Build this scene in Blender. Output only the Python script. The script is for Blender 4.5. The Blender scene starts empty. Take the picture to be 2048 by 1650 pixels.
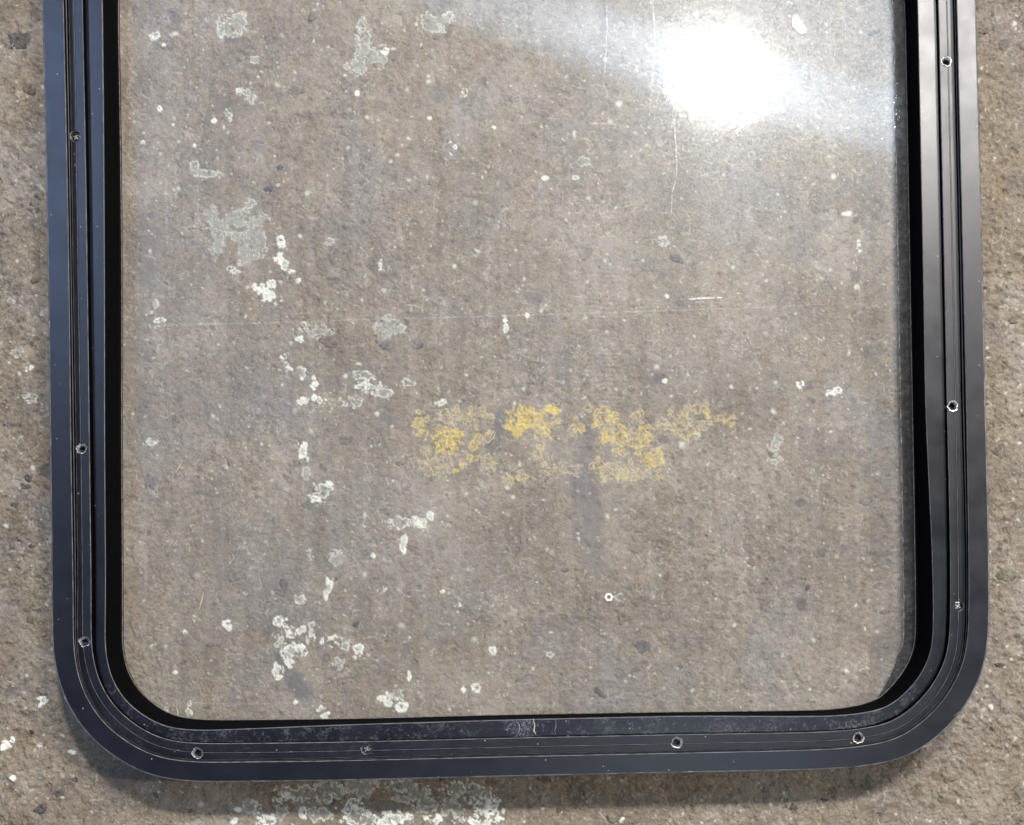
import bpy, math, random
import numpy as np
from mathutils import Vector

# ------------------------------------------------------------------ units
S = 0.0003            # one photo pixel on the floor, in metres
H = 2400.0            # camera height above the floor, in those units
FX, FY = 1156.0, 1240.0   # the point straight below the camera
sc = bpy.context.scene

# ------------------------------------------------------------------ camera
cam_d = bpy.data.cameras.new("camera")
cam = bpy.data.objects.new("camera", cam_d)
sc.collection.objects.link(cam)
cam.location = (0, 0, H * S)
cam_d.sensor_width = 36.0
cam_d.lens = 36.0 * H / 2048.0
cam_d.shift_x = -(FX - 1024.0) / 2048.0
cam_d.shift_y = (FY - 825.0) / 2048.0
cam_d.clip_start = 0.01
cam_d.clip_end = 100.0
sc.camera = cam
sc.render.resolution_x, sc.render.resolution_y = 1024, 825

# ------------------------------------------------------------------ world + lamps
w = bpy.data.worlds.new("World"); sc.world = w; w.use_nodes = True
bg = w.node_tree.nodes["Background"]
bg.inputs[0].default_value = (0.78, 0.86, 1.0, 1)
bg.inputs[1].default_value = 0.17
sc.view_settings.view_transform = 'Standard'
sc.view_settings.look = 'None'
sc.view_settings.exposure = -0.08
sc.view_settings.gamma = 1.0


def lamp(name, refl, hl, sx, sy, radiance, col, shape='ELLIPSE', spread=180, aim=None):
    """area lamp placed where its mirror image in the pane falls at photo pixel refl"""
    rx, ry = refl[0] - FX, FY - refl[1]
    k = 1 + hl / H
    loc = Vector((rx * k * S, ry * k * S, hl * S))
    d = bpy.data.lights.new(name, 'AREA')
    d.shape = shape
    d.size, d.size_y = sx * k * S, sy * k * S
    area = d.size * d.size_y * (math.pi / 4 if shape == 'ELLIPSE' else 1)
    d.energy = radiance * area * math.pi       # radiant power of a lambertian emitter
    d.color = col
    d.spread = math.radians(spread)
    o = bpy.data.objects.new(name, d)
    sc.collection.objects.link(o)
    o.location = loc
    t = Vector(aim) if aim else Vector((0, 0.15, 0))
    if shape == 'ELLIPSE':
        o.rotation_euler = (t - loc).to_track_quat('-Z', 'Y').to_euler()
    return o


lamp("workshop_lamp", (1440, 152), 6000, 180, 128, 560.0, (1.0, 0.95, 0.89))
lamp("side_lamp", (3413, 1080), 10000, 100, 100, 1250.0, (1.0, 0.88, 0.76))
lamp("doorway_light", (50, 230), 6000, 290, 980, 16.5, (0.42, 0.60, 1.0), 'RECTANGLE')
lamp("second_lamp", (1955, 60), 6000, 95, 420, 330.0, (1.0, 0.96, 0.92))
lamp("rear_lamp", (1380, 1560), 6000, 300, 120, 30.0, (0.75, 0.88, 1.0))


# ------------------------------------------------------------------ helpers
def P(px, py, z=0.0):
    """photo pixel + real height (both in S units) -> metres"""
    f = (H - z) / H
    return ((px - FX) * f * S, (FY - py) * f * S, z * S)


def link(o, parent=None):
    sc.collection.objects.link(o)
    if parent is not None:
        o.parent = parent
    return o


def mesh_obj(name, verts, faces, mat, parent=None, smooth=False):
    me = bpy.data.meshes.new(name)
    me.from_pydata([tuple(v) for v in verts], [], faces)
    me.update()
    if mat:
        me.materials.append(mat)
    if smooth:
        me.polygons.foreach_set('use_smooth', [True] * len(me.polygons))
    return link(bpy.data.objects.new(name, me), parent)


class NT:
    def __init__(self, name):
        self.m = bpy.data.materials.new(name)
        self.m.use_nodes = True
        self.t = self.m.node_tree
        self.t.nodes.clear()
        self.out = self.t.nodes.new('ShaderNodeOutputMaterial')
        tc = self.t.nodes.new('ShaderNodeTexCoord')
        self.co = tc.outputs['Object']

    def n(self, typ, **kw):
        nd = self.t.nodes.new(typ)
        for k, v in kw.items():
            setattr(nd, k, v)
        return nd

    def l(self, a, b):
        self.t.links.new(a, b)

    def put(self, sock, v):
        if isinstance(v, bpy.types.NodeSocket):
            self.l(v, sock)
        else:
            sock.default_value = v

    def noise(self, scale, detail=4, rough=0.6, dist=0.0, co=None, out=0):
        nd = self.n('ShaderNodeTexNoise')
        nd.inputs['Scale'].default_value = scale
        nd.inputs['Detail'].default_value = detail
        nd.inputs['Roughness'].default_value = rough
        nd.inputs['Distortion'].default_value = dist
        self.l(co or self.co, nd.inputs['Vector'])
        return nd.outputs[out]

    def voro(self, scale, feature='F1', co=None, out='Distance'):
        nd = self.n('ShaderNodeTexVoronoi', feature=feature)
        nd.inputs['Scale'].default_value = scale
        self.l(co or self.co, nd.inputs['Vector'])
        return nd.outputs[out]

    def mapr(self, v, a, b, c=0.0, d=1.0):
        nd = self.n('ShaderNodeMapRange')
        self.l(v, nd.inputs['Value'])
        for i, x in zip((1, 2, 3, 4), (a, b, c, d)):
            nd.inputs[i].default_value = x
        return nd.outputs[0]

    def math(self, op, a, b=0.0, c=0.0):
        nd = self.n('ShaderNodeMath', operation=op)
        self.put(nd.inputs[0], a); self.put(nd.inputs[1], b); self.put(nd.inputs[2], c)
        return nd.outputs[0]

    def mix(self, f, a, b, mode='MIX'):
        nd = self.n('ShaderNodeMix', data_type='RGBA', blend_type=mode)
        self.put(nd.inputs[0], f)
        self.put(nd.inputs[6], a if isinstance(a, bpy.types.NodeSocket) else (*a, 1))
        self.put(nd.inputs[7], b if isinstance(b, bpy.types.NodeSocket) else (*b, 1))
        return nd.outputs[2]

    def bump(self, h, dist, strength=1.0, nrm=None):
        nd = self.n('ShaderNodeBump')
        nd.inputs['Strength'].default_value = strength
        nd.inputs['Distance'].default_value = dist
        self.l(h, nd.inputs['Height'])
        if nrm:
            self.l(nrm, nd.inputs['Normal'])
        return nd.outputs[0]

    def bsdf(self, col, rough=0.5, metal=0.0, spec=0.5, nrm=None):
        b = self.n('ShaderNodeBsdfPrincipled')
        self.put(b.inputs['Base Color'], col if isinstance(col, bpy.types.NodeSocket) else (*col, 1))
        self.put(b.inputs['Roughness'], rough)
        b.inputs['Metallic'].default_value = metal
        b.inputs['Specular IOR Level'].default_value = spec
        if nrm:
            self.l(nrm, b.inputs['Normal'])
        return b.outputs[0]

    def done(self, sh):
        self.l(sh, self.out.inputs[0])
        return self.m

    def attr(self, name):
        nd = self.n('ShaderNodeAttribute', attribute_name=name)
        return nd

    def mapping(self, scale=(1, 1, 1), rot=(0, 0, 0)):
        mp = self.n('ShaderNodeMapping')
        mp.inputs['Scale'].default_value = scale
        mp.inputs['Rotation'].default_value = rot
        self.l(self.co, mp.inputs['Vector'])
        return mp.outputs[0]


# ------------------------------------------------------------------ materials
def mat_black(name, base=(0.005, 0.006, 0.011), rough=0.34, dirt=0.0, spec=0.5):
    k = NT(name)
    fine = k.noise(2600, 2, 0.6)
    big = k.noise(55, 3, 0.6)
    dots = k.mapr(k.voro(240), 0.05, 0.12, 1, 0)
    sel = k.mapr(k.noise(150, 1), 0.58, 0.64)
    dots = k.math('MULTIPLY', dots, sel)
    col = k.mix(k.mapr(big, 0.35, 0.7), base, tuple(c * 1.35 for c in base))
    col = k.mix(k.math('MULTIPLY', dots, 0.8), col, (0.42, 0.42, 0.42))
    r = k.mapr(big, 0.3, 0.7, rough - 0.03, rough + 0.05)
    if dirt > 0:
        at = k.attr('dirt').outputs['Fac']
        ns = k.noise(420, 5, 0.7, 0.8)
        d1 = k.mapr(ns, 0.56, 0.78)
        worm = k.mapr(k.math('ABSOLUTE', k.math('SUBTRACT', k.noise(300, 4, 0.65, 1.2), 0.5)), 0.0, 0.03, 1, 0)
        dd = k.math('MULTIPLY', k.math('MAXIMUM', d1, k.math('MULTIPLY', worm, k.mapr(k.noise(90, 2), 0.5, 0.62))), at)
        col = k.mix(k.math('MULTIPLY', dd, dirt * .5), col, (0.22, 0.23, 0.27))
        r = k.math('ADD', r, k.math('MULTIPLY', dd, 0.3))
    h = k.math('ADD', fine, k.math('MULTIPLY', dots, 2.0))
    return k.done(k.bsdf(col, r, 0.0, spec, k.bump(h, 0.00004, 0.5)))


def mat_metal():
    k = NT('bare_aluminium')
    col = k.mix(k.mapr(k.noise(900, 3), 0.4, 0.65), (0.66, 0.66, 0.68), (0.25, 0.25, 0.26))
    return k.done(k.bsdf(col, 0.42, 1.0, 0.5, k.bump(k.noise(1500, 2), 0.0001, 0.8)))


def mat_plain(name, col, rough=0.6, var=0.25, scale=500, spec=0.4, bump=0.0001):
    k = NT(name)
    n = k.noise(scale, 4, 0.65)
    c = k.mix(k.mapr(n, 0.3, 0.7), tuple(x * (1 - var) for x in col), tuple(min(1, x * (1 + var)) for x in col))
    return k.done(k.bsdf(c, rough, 0.0, spec, k.bump(n, bump, 0.8)))


def mat_glass():
    k = NT('dusty_glass')
    geo = k.n('ShaderNodeNewGeometry')
    fr = k.n('ShaderNodeFresnel'); k.l(k.mapr(geo.outputs['Backfacing'], 0.0, 1.0, 1.5, 1 / 1.5), fr.inputs['IOR'])
    tr = k.n('ShaderNodeBsdfTransparent'); tr.inputs[0].default_value = (0.985, 0.985, 0.98, 1)
    gl = k.n('ShaderNodeBsdfGlossy'); gl.inputs['Roughness'].default_value = 0.022
    k.l(k.bump(k.noise(85, 3, 0.6), 0.00013, 1.0), gl.inputs['Normal'])
    m1 = k.n('ShaderNodeMixShader'); k.l(fr.outputs[0], m1.inputs[0]); k.l(tr.outputs[0], m1.inputs[1]); k.l(gl.outputs[0], m1.inputs[2])
    # ---- dust film: speckles, wiped vertical streaks, patches
    sp = k.mapr(k.noise(1300, 2, 0.7), 0.50, 0.70)
    streak = k.mapr(k.noise(1.0, 4, 0.6, 0.3, co=k.mapping((190, 9, 1))), 0.42, 0.72)
    patch = k.mapr(k.noise(7, 4, 0.65, 0.4), 0.32, 0.70)
    # rough reflections from the dust
    def rough(r, tint, aniso=0.0, ang=0.0):
        g = k.n('ShaderNodeBsdfAnisotropic') if aniso else k.n('ShaderNodeBsdfGlossy')
        g.inputs['Roughness'].default_value = r
        g.inputs[0].default_value = (*tint, 1)
        if aniso:
            g.inputs['Anisotropy'].default_value = aniso
            cv = k.n('ShaderNodeCombineXYZ')
            cv.inputs[0].default_value = math.cos(ang); cv.inputs[1].default_value = math.sin(ang)
            k.l(cv.outputs[0], g.inputs['Tangent'])
        return g.outputs[0]
    def layer(fac, base, sh):
        m = k.n('ShaderNodeMixShader'); k.put(m.inputs[0], fac); k.l(base, m.inputs[1]); k.l(sh, m.inputs[2])
        return m.outputs[0]
    s = m1.outputs[0]
    s = layer(k.math('MULTIPLY_ADD', sp, 0.007, 0.001), s, rough(0.14, (0.84, 0.92, 1.0)))
    s = layer(k.math('MULTIPLY_ADD', sp, 0.017, 0.004), s, rough(0.31, (0.80, 0.90, 1.0)))
    s = layer(0.0029, s, rough(0.155, (0.50, 0.72, 1.0), 0.88, math.radians(74)))
    df = k.n('ShaderNodeBsdfDiffuse'); df.inputs[0].default_value = (0.80, 0.82, 0.86, 1)
    d = k.math('MULTIPLY_ADD', patch, 0.026, 0.006)
    d = k.math('ADD', d, k.math('MULTIPLY', streak, 0.028))
    d = k.math('ADD', d, k.math('MULTIPLY', sp, 0.025))
    s2 = layer(d, s, df.outputs[0])
    # only the upper face carries dust
    mm = k.n('ShaderNodeMixShader')
    sx = k.n('ShaderNodeSeparateXYZ'); k.l(geo.outputs['True Normal'], sx.inputs[0])
    up = k.mapr(sx.outputs[2], 0.4, 0.6)
    k.l(up, mm.inputs[0]); k.l(m1.outputs[0], mm.inputs[1]); k.l(s2, mm.inputs[2])
    return k.done(mm.outputs[0])


def mat_film(name, col, alpha):
    """thin dried residue on the pane"""
    k = NT(name)
    tr = k.n('ShaderNodeBsdfTransparent')
    df = k.n('ShaderNodeBsdfDiffuse'); df.inputs[0].default_value = (*col, 1)
    m = k.n('ShaderNodeMixShader')
    f = k.mapr(k.noise(320, 5, 0.75), 0.38, 0.66, 0.0, alpha)
    k.l(f, m.inputs[0]); k.l(tr.outputs[0], m.inputs[1]); k.l(df.outputs[0], m.inputs[2])
    return k.done(m.outputs[0])


def mat_floor():
    k = NT('old_concrete')
    A = k.attr('paint'); B = k.attr('wear')
    sa = k.n('ShaderNodeSeparateColor'); k.l(A.outputs['Color'], sa.inputs[0])
    sb = k.n('ShaderNodeSeparateColor'); k.l(B.outputs['Color'], sb.inputs[0])
    rim, film, yel = sa.outputs
    tone, pit, stain = sb.outputs
    mp = k.co
    n1 = k.noise(26, 5, 0.6)
    n2 = k.noise(240, 4, 0.65)
    n3 = k.noise(900, 3, 0.7)
    hue = k.noise(60, 4, 0.6, 0.5)
    c = k.mix(k.mapr(n1, 0.35, 0.65), (0.196, 0.163, 0.121), (0.254, 0.216, 0.166))
    c = k.mix(k.mapr(hue, 0.48, 0.75, 0, 0.55), c, (0.235, 0.176, 0.118))
    c = k.mix(k.mapr(k.noise(95, 3, 0.6), 0.55, 0.75, 0, 0.5), c, (0.185, 0.168, 0.160))
    c = k.mix(k.mapr(k.noise(13, 3, 0.55, 0.6), 0.50, 0.66, 0, 0.55), c, (0.205, 0.188, 0.180))
    c = k.mix(k.mapr(k.noise(17, 3, 0.55, 0.4), 0.56, 0.70, 0, 0.5), c, (0.235, 0.190, 0.135))
    # sand grain
    g = k.math('MULTIPLY', k.mapr(n2, 0.3, 0.7, 0.80, 1.20), k.mapr(n3, 0.25, 0.75, 0.60, 1.45))
    gm = k.n('ShaderNodeCombineColor'); [k.l(g, gm.inputs[i]) for i in range(3)]
    c = k.mix(1.0, c, gm.outputs[0], 'MULTIPLY')
    # tone from the relief layer (stones / dark and light blotches)
    c = k.mix(k.mapr(tone, 0.5, 1.0, 0, 0.9), c, (0.42, 0.38, 0.33))
    c = k.mix(k.mapr(tone, 0.0, 0.5, 0.85, 0), c, (0.105, 0.092, 0.088))
    # light sand grains
    gr = k.math('MULTIPLY', k.mapr(k.voro(330), 0.0, 0.17, 1, 0), k.mapr(k.noise(210, 2), 0.50, 0.60))
    c = k.mix(k.math('MULTIPLY', gr, 0.8), c, (0.58, 0.52, 0.44))
    gd = k.math('MULTIPLY', k.mapr(k.voro(410), 0.0, 0.15, 1, 0), k.mapr(k.noise(260, 2, 0.5), 0.56, 0.62))
    c = k.mix(k.math('MULTIPLY', gd, 0.7), c, (0.06, 0.05, 0.045))
    c = k.mix(k.math('MULTIPLY', pit, 0.6), c, (0.085, 0.066, 0.048))
    c = k.mix(k.math('MULTIPLY', stain, 0.85), c, (0.115, 0.105, 0.112))
    c = k.mix(k.math('MULTIPLY', film, 0.75), c, (0.33, 0.345, 0.31))
    c = k.mix(yel, c, (0.64, 0.48, 0.10))
    c = k.mix(rim, c, (0.76, 0.78, 0.70))
    h = k.math('ADD', k.math('MULTIPLY', n3, 0.6), n2)
    return k.done(k.bsdf(c, 0.82, 0.0, 0.25, k.bump(h, 0.0008, 0.8)))


M_FRAME = mat_black('black_coated_aluminium')
M_BAND = mat_black('inner_band_coating', rough=0.30, dirt=1.0)
M_RING = mat_black('clamp_ring_coating', rough=0.36, dirt=0.12)
M_RUB = mat_plain('black_rubber', (0.003, 0.003, 0.004), 0.75, 0.3, 400, 0.05)
M_LIP = mat_plain('dusty_rubber_lip', (0.13, 0.12, 0.11), 0.8, 0.6, 300, 0.2)
M_WALL = mat_plain('matt_black_wall', (0.0022, 0.0022, 0.003), 0.85, 0.3, 400, 0.03)
M_METAL = mat_metal()
M_HOLE = mat_plain('hole_shadow_coating', (0.015, 0.015, 0.017), 0.5, 0.3, 800)
M_SCREW = mat_plain('black_screw_steel', (0.010, 0.010, 0.012), 0.22, 0.2, 800, 0.9)
M_NUT = mat_plain('white_nylon', (0.80, 0.76, 0.70), 0.5, 0.06, 700)
M_CHIP = mat_plain('white_paint_flake', (0.88, 0.88, 0.86), 0.6, 0.06, 700)
M_STRAW = mat_plain('dry_straw', (0.55, 0.47, 0.34), 0.7, 0.2, 900)
M_DARK = mat_plain('dark_debris', (0.05, 0.04, 0.032), 0.7, 0.4, 900)
M_EDGE = mat_plain('worn_edge', (0.13, 0.13, 0.145), 0.45, 0.6, 160, 0.6, 0.00005)
M_EDGED = mat_plain('dull_worn_edge', (0.05, 0.048, 0.05), 0.6, 0.5, 160, 0.3, 0.00005)
M_GLASS = mat_glass()
M_FLOOR = mat_floor()

# ------------------------------------------------------------------ floor
RNG = np.random.default_rng(7)


def vnoise(X, Y, scale, seed):
    r = np.random.default_rng(seed)
    N = 256
    L = r.random((N, N)).astype(np.float32)
    x = X / scale + 7.3 * seed; y = Y / scale + 3.1 * seed
    xi = np.floor(x).astype(np.int64); yi = np.floor(y).astype(np.int64)
    fx = (x - xi).astype(np.float32); fy = (y - yi).astype(np.float32)
    fx = fx * fx * fx * (fx * (fx * 6 - 15) + 10); fy = fy * fy * fy * (fy * (fy * 6 - 15) + 10)
    x0 = xi % N; x1 = (xi + 1) % N; y0 = yi % N; y1 = (yi + 1) % N
    a = L[y0, x0]; b = L[y0, x1]; c = L[y1, x0]; d = L[y1, x1]
    return (a + (b - a) * fx) + ((c + (d - c) * fx) - (a + (b - a) * fx)) * fy


def fbm(X, Y, scale, octs, seed, gain=0.55):
    s = 0; a = 1.0; t = 0
    for i in range(octs):
        s = s + a * vnoise(X, Y, scale / (2.03 ** i), seed * 17 + i)
        t += a; a *= gain
    return s / t


def sstep(x, a, b):
    t = np.clip((x - a) / (b - a), 0, 1)
    return t * t * (3 - 2 * t)


def axis(lo, hi, step, far):
    core = np.arange(lo, hi + 0.1, step)
    out = [hi]; d = step
    while out[-1] < far:
        d *= 1.35; out.append(out[-1] + d)
    inn = [lo]; d = step
    while inn[-1] > -far:
        d *= 1.35; inn.append(inn[-1] - d)
    return np.concatenate([np.array(inn[1:][::-1]), core, np.array(out[1:])])


# white / grey paint remnants: x, y, rx, ry, whiteness 0..1 (0 = grey film with pale rim)
PAINT = [
 (468,48,26,24,.35),(445,60,8,12,.5),(732,80,16,40,.25),(745,115,34,24,.2),(772,103,16,9,.9),(712,128,22,18,.3),(690,150,5,4,.6),
 (728,50,12,14,.4),(868,42,30,18,.35),(895,35,12,14,.5),(510,120,9,9,.3),(497,185,20,18,.35),(480,178,8,7,.5),(925,184,7,14,.9),
 (425,240,7,5,.9),(458,228,12,11,.4),(388,330,12,10,.35),(410,345,26,8,.3),(500,405,12,10,.3),(905,292,11,12,.6),(385,325,10,8,.3),
 (430,440,26,22,.1),(475,432,36,20,.1),(515,440,22,20,.1),(440,480,20,26,.1),(432,500,14,16,.12),(470,472,22,14,.1),(510,480,24,28,.15),
 (495,505,26,20,.12),(482,520,16,12,.15),(522,495,12,20,.15),(468,540,12,7,.6),(560,483,8,14,.95),(555,515,12,13,.95),(570,530,7,10,.6),
 (582,541,8,5,.9),(522,574,18,10,.95),(537,590,14,12,.95),(548,606,6,9,.95),(542,566,8,10,.8),(560,600,8,6,.4),
 (605,655,12,12,.45),(600,680,8,10,.7),(640,665,24,16,.1),(778,652,28,20,.15),(800,655,12,12,.3),(657,482,8,8,.25),(762,532,8,13,.6),
 (568,717,8,9,.9),(575,738,9,9,.85),(603,745,12,12,.45),(604,757,7,6,.9),(628,770,9,14,.95),(633,795,10,8,.9),(603,800,14,9,.8),(628,760,5,10,.8),
 (722,745,20,10,.5),(738,770,20,16,.7),(760,780,22,10,.5),(716,770,8,7,.9),(700,800,22,10,.4),(640,800,14,6,.5),(815,760,14,10,.4),(880,805,10,7,.6),
 (300,883,14,8,.6),(604,905,16,18,.9),(600,912,8,12,.95),(610,945,7,14,.2),(640,985,28,20,.55),(632,995,18,10,.9),(655,970,8,8,.9),(617,1105,10,14,.2),
 (672,1115,16,14,.25),(788,1045,26,14,.5),(776,1040,16,8,.5),(838,1040,14,14,.8),(858,1033,7,10,.9),(808,1078,7,9,.9),(805,1095,6,12,.9),
 (655,1168,8,14,.8),(652,1190,7,8,.7),(600,1198,14,8,.5),(450,1250,11,11,1.0),(565,1245,14,16,.8),(575,1260,16,14,.9),(585,1300,22,18,.85),
 (603,1258,12,12,.6),(620,1262,8,22,.6),(580,1325,10,10,.9),(560,1285,12,18,.4),(655,1285,20,14,.8),(640,1282,10,8,.8),(675,1325,12,14,.35),
 (716,1300,11,11,.9),(708,1315,5,5,.8),(555,1340,10,12,.8),(558,1354,7,7,.9),(688,1285,10,20,.4),(783,1392,16,9,.9),(765,1396,10,6,.9),
 (792,1385,12,14,.2),(803,1412,10,11,1.0),(775,1405,8,7,.8),(650,1430,9,9,.8),(640,1420,10,8,.6),(817,1350,4,9,.95),(955,1375,9,9,.95),(927,1380,5,6,.9),(985,1302,6,10,.6),
 (12,1488,9,14,.95),(22,1480,6,6,.9),(85,1400,12,7,.9),(78,1410,4,4,.9),(24,1557,5,5,.9),(145,1505,8,5,.8),(80,1490,6,4,.5),
 (600,1585,45,18,.45),(660,1580,34,22,.5),(720,1570,40,22,.4),(800,1575,34,16,.45),(840,1590,30,14,.4),(915,1575,40,20,.5),(960,1590,30,14,.45),
 (580,1590,20,12,.9),(560,1600,14,10,.6),(500,1615,18,14,.5),(520,1640,26,14,.95),(560,1625,14,14,.4),(605,1625,8,10,.9),(640,1630,30,16,.5),
 (700,1612,24,18,.8),(720,1635,40,16,.7),(780,1640,34,14,.9),(850,1610,24,22,.4),(905,1620,22,24,.4),(965,1605,30,26,.75),(990,1625,20,22,.8),
 (960,1640,24,12,.9),(870,1640,20,10,.9),(465,1645,8,10,.9),(475,1620,8,5,.9),(815,1600,30,10,.4),
 (1660,785,18,7,.9),(1674,780,8,8,.7),(1602,769,7,7,.9),(1325,484,19,12,.45),(1550,885,14,14,.2),
 (1550,920,18,14,.15),(1395,870,8,10,.3),(1565,845,6,4,.3),(1715,570,6,10,.5),(1692,425,9,5,.8),(1718,490,6,12,.5),
 (1505,1122,14,12,.25),(1240,1195,12,8,.15),(1100,1310,7,8,.4),(735,1310,3,4,.4),(920,1210,4,4,.9),(885,1183,5,3,.9),
 (1170,320,12,10,.2),(1150,355,8,4,.4),(1093,353,9,5,.6),(715,185,5,5,.8),(858,235,5,6,.6),(988,255,4,5,.8),(508,120,6,8,.4),
 (305,70,10,9,.7),(327,90,4,4,.9),(318,218,5,7,.95),(345,250,5,4,.8),(388,290,4,4,.8),(285,283,4,4,.7),(320,640,14,5,.6),
 (312,608,6,8,.4),(338,602,5,8,.3),(598,560,7,5,.7),(1012,655,5,8,.6),(1010,640,4,4,.8),(1055,630,4,4,.6),(1335,590,4,4,.8),
 (1330,760,6,6,.7),(60,800,14,10,.3),(55,735,10,8,.5),(30,700,12,14,.15),(105,1085,9,10,.35),(25,600,10,6,.2),(1985,1410,6,7,.5),(1245,1640,5,6,.6),
 (370,1265,4,5,.8),(350,1345,4,3,.6),(330,1420,6,14,.3),(378,1420,6,20,.5),(590,1405,5,5,.7),(770,1180,5,5,.5),(745,1110,4,5,.6),
]
YEL = [
 (840,850,16,30,.55),(852,835,20,14,.35),(895,878,26,30,.75),(905,865,18,16,.8),(880,895,16,16,.7),(950,885,8,22,.7),(940,912,18,10,.7),(925,925,8,10,.6),(975,870,14,16,.4),
 (908,940,8,7,.9),(1060,830,40,20,.85),(1095,818,18,12,1.0),(1040,852,22,22,.95),(1075,850,30,22,.7),(1035,870,14,10,.9),(975,828,14,14,.4),
 (1075,890,10,30,.35),(1085,925,12,6,.3),(1035,950,26,16,.35),(1150,850,16,18,.4),(1165,855,14,12,.4),(1205,835,20,22,.5),(1222,835,12,20,.6),(1180,820,14,12,.3),
 (1215,875,14,16,.7),(1240,880,34,26,.55),(1285,880,34,26,.6),(1270,833,16,14,.4),(1310,915,24,16,.65),(1325,925,10,8,1.0),(1295,920,20,12,.8),
 (1250,945,70,20,.3),(1360,830,24,20,.35),(1412,825,12,12,.6),(1440,840,26,12,.4),(1460,845,8,5,.8),(1380,860,30,14,.25),(1400,815,40,16,.3),(1330,850,16,14,.3),(980,920,20,16,.3),
 (875,920,40,30,.2),(920,830,60,20,.25),(1130,940,50,14,.2),(1205,930,30,14,.3),
]
# soft dark rubber / oil stains: x, y, rx, ry, angle, strength
STAIN = [
 (1005,860,22,52,8,.9),(990,890,26,26,0,.6),(1010,830,24,20,0,.8),(1175,880,26,60,0,.55),(1170,960,34,60,0,.75),(1175,1040,38,70,0,.6),(1180,1110,34,60,0,.45),
 (1110,1260,60,40,0,.35),(1080,1300,50,40,0,.3),(590,1375,30,42,-30,.95),(570,1330,18,40,-20,.7),(548,1255,12,26,-10,.8),(1065,590,22,16,0,.7),
 (350,28,15,18,0,.8),(470,82,14,12,0,.55),(878,188,24,26,0,.5),(515,290,15,13,0,.8),(445,210,20,16,0,.3),(1095,650,20,34,20,.4),(1130,740,26,60,5,.45),
 (775,690,22,16,0,.5),(835,690,16,14,0,.5),(1080,480,30,60,0,.12),(1350,515,22,10,25,.7),(590,180,16,10,0,.5),(545,378,13,9,0,.6),(570,340,12,12,0,.6),
 (1750,840,22,60,0,.25),(1760,760,30,40,0,.2),(1770,1290,40,40,0,.3),(205,1480,26,40,-35,.4),(240,1560,30,18,0,.4),(1000,1580,30,30,0,.3),(700,1625,14,12,0,.3),
 (1235,870,7,7,0,.9),(310,990,22,18,0,.4),(1190,740,26,60,0,.25),(1215,520,16,80,0,.15),
]
# brown earthy patches either side
STONES = [  # x, y, rx, ry, angle, colour index
 (38,82,30,22,10,0),(60,418,26,14,5,0),(75,395,26,12,-8,0),(60,178,18,16,0,3),(303,967,28,22,10,1),(495,722,30,20,-25,2),(655,684,22,14,25,3),(776,692,20,12,0,1),
 (835,690,16,10,0,1),(594,180,17,12,0,2),(536,378,13,8,-10,0),(1286,1293,19,18,0,0),(1272,1208,10,8,20,3),(1303,1206,8,7,0,3),(1250,1240,20,20,30,3),
 (1412,1152,17,21,0,2),(1505,1121,13,12,0,4),(472,1148,24,19,0,2),(568,1173,12,21,5,0),(520,1206,15,12,0,3),(349,840,9,17,0,3),(297,1066,6,18,0,3),
 (118,1586,13,10,0,0),(82,1618,17,11,-20,0),(1352,518,20,8,25,0),(96,966,17,14,0,4),(58,955,12,11,0,0),(50,972,14,8,0,1),(1216,1638,9,18,-30,0),(1586,1614,12,8,0,0),
 (2012,1150,26,16,0,2),(1966,62,15,8,0,3),(1730,1000,12,14,0,2),(1752,62,14,3,-15,0),(296,1125,7,12,0,3),(62,1095,10,8,0,0),(70,560,12,8,0,3),
 (25,790,10,9,0,2),(2025,640,14,9,30,3),(1995,905,12,9,0,2),(2000,1330,12,6,10,0),(1900,1560,14,8,0,3),(1420,1575,10,7,0,2),(1120,1620,12,8,0,3),(310,1590,10,8,0,0),
 (380,1620,9,7,0,3),(30,1330,14,10,0,2),(60,1240,10,12,0,3),(365,1325,12,6,-30,1),(1770,1290,10,9,0,2),(1765,1225,9,5,20,4),(560,335,10,8,0,0),(625,35,10,9,0,3),
 (1080,1560,9,6,0,0),(1650,1600,11,7,0,0),(150,1560,9,7,0,0),(28,1010,11,8,0,1),(1960,520,10,7,0,3),(2030,290,14,10,0,2),(1985,770,9,6,0,3),(690,880,20,12,-15,3),
 (870,75,9,6,0,2),(1500,285,6,5,0,3),(800,925,12,10,0,1),(935,600,7,5,0,3),(1130,1140,9,6,0,3),(420,1290,8,6,0,3),(1620,1290,9,6,0,3),(1480,1240,8,5,0,2),(1310,1390,7,4,0,0),
]

xs = axis(-110, 2160, 2.0, 9000.0); ys = axis(-110, 1760, 2.0, 9000.0)
X, Y = np.meshgrid(xs, ys)
X = X.astype(np.float32); Y = Y.astype(np.float32)
wx = (fbm(X, Y, 60, 3, 31) - .5) * 50 + (fbm(X, Y, 14, 3, 33) - .5) * 14
wy = (fbm(X, Y, 60, 3, 32) - .5) * 50 + (fbm(X, Y, 14, 3, 34) - .5) * 14


FILL = np.zeros_like(X)


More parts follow.
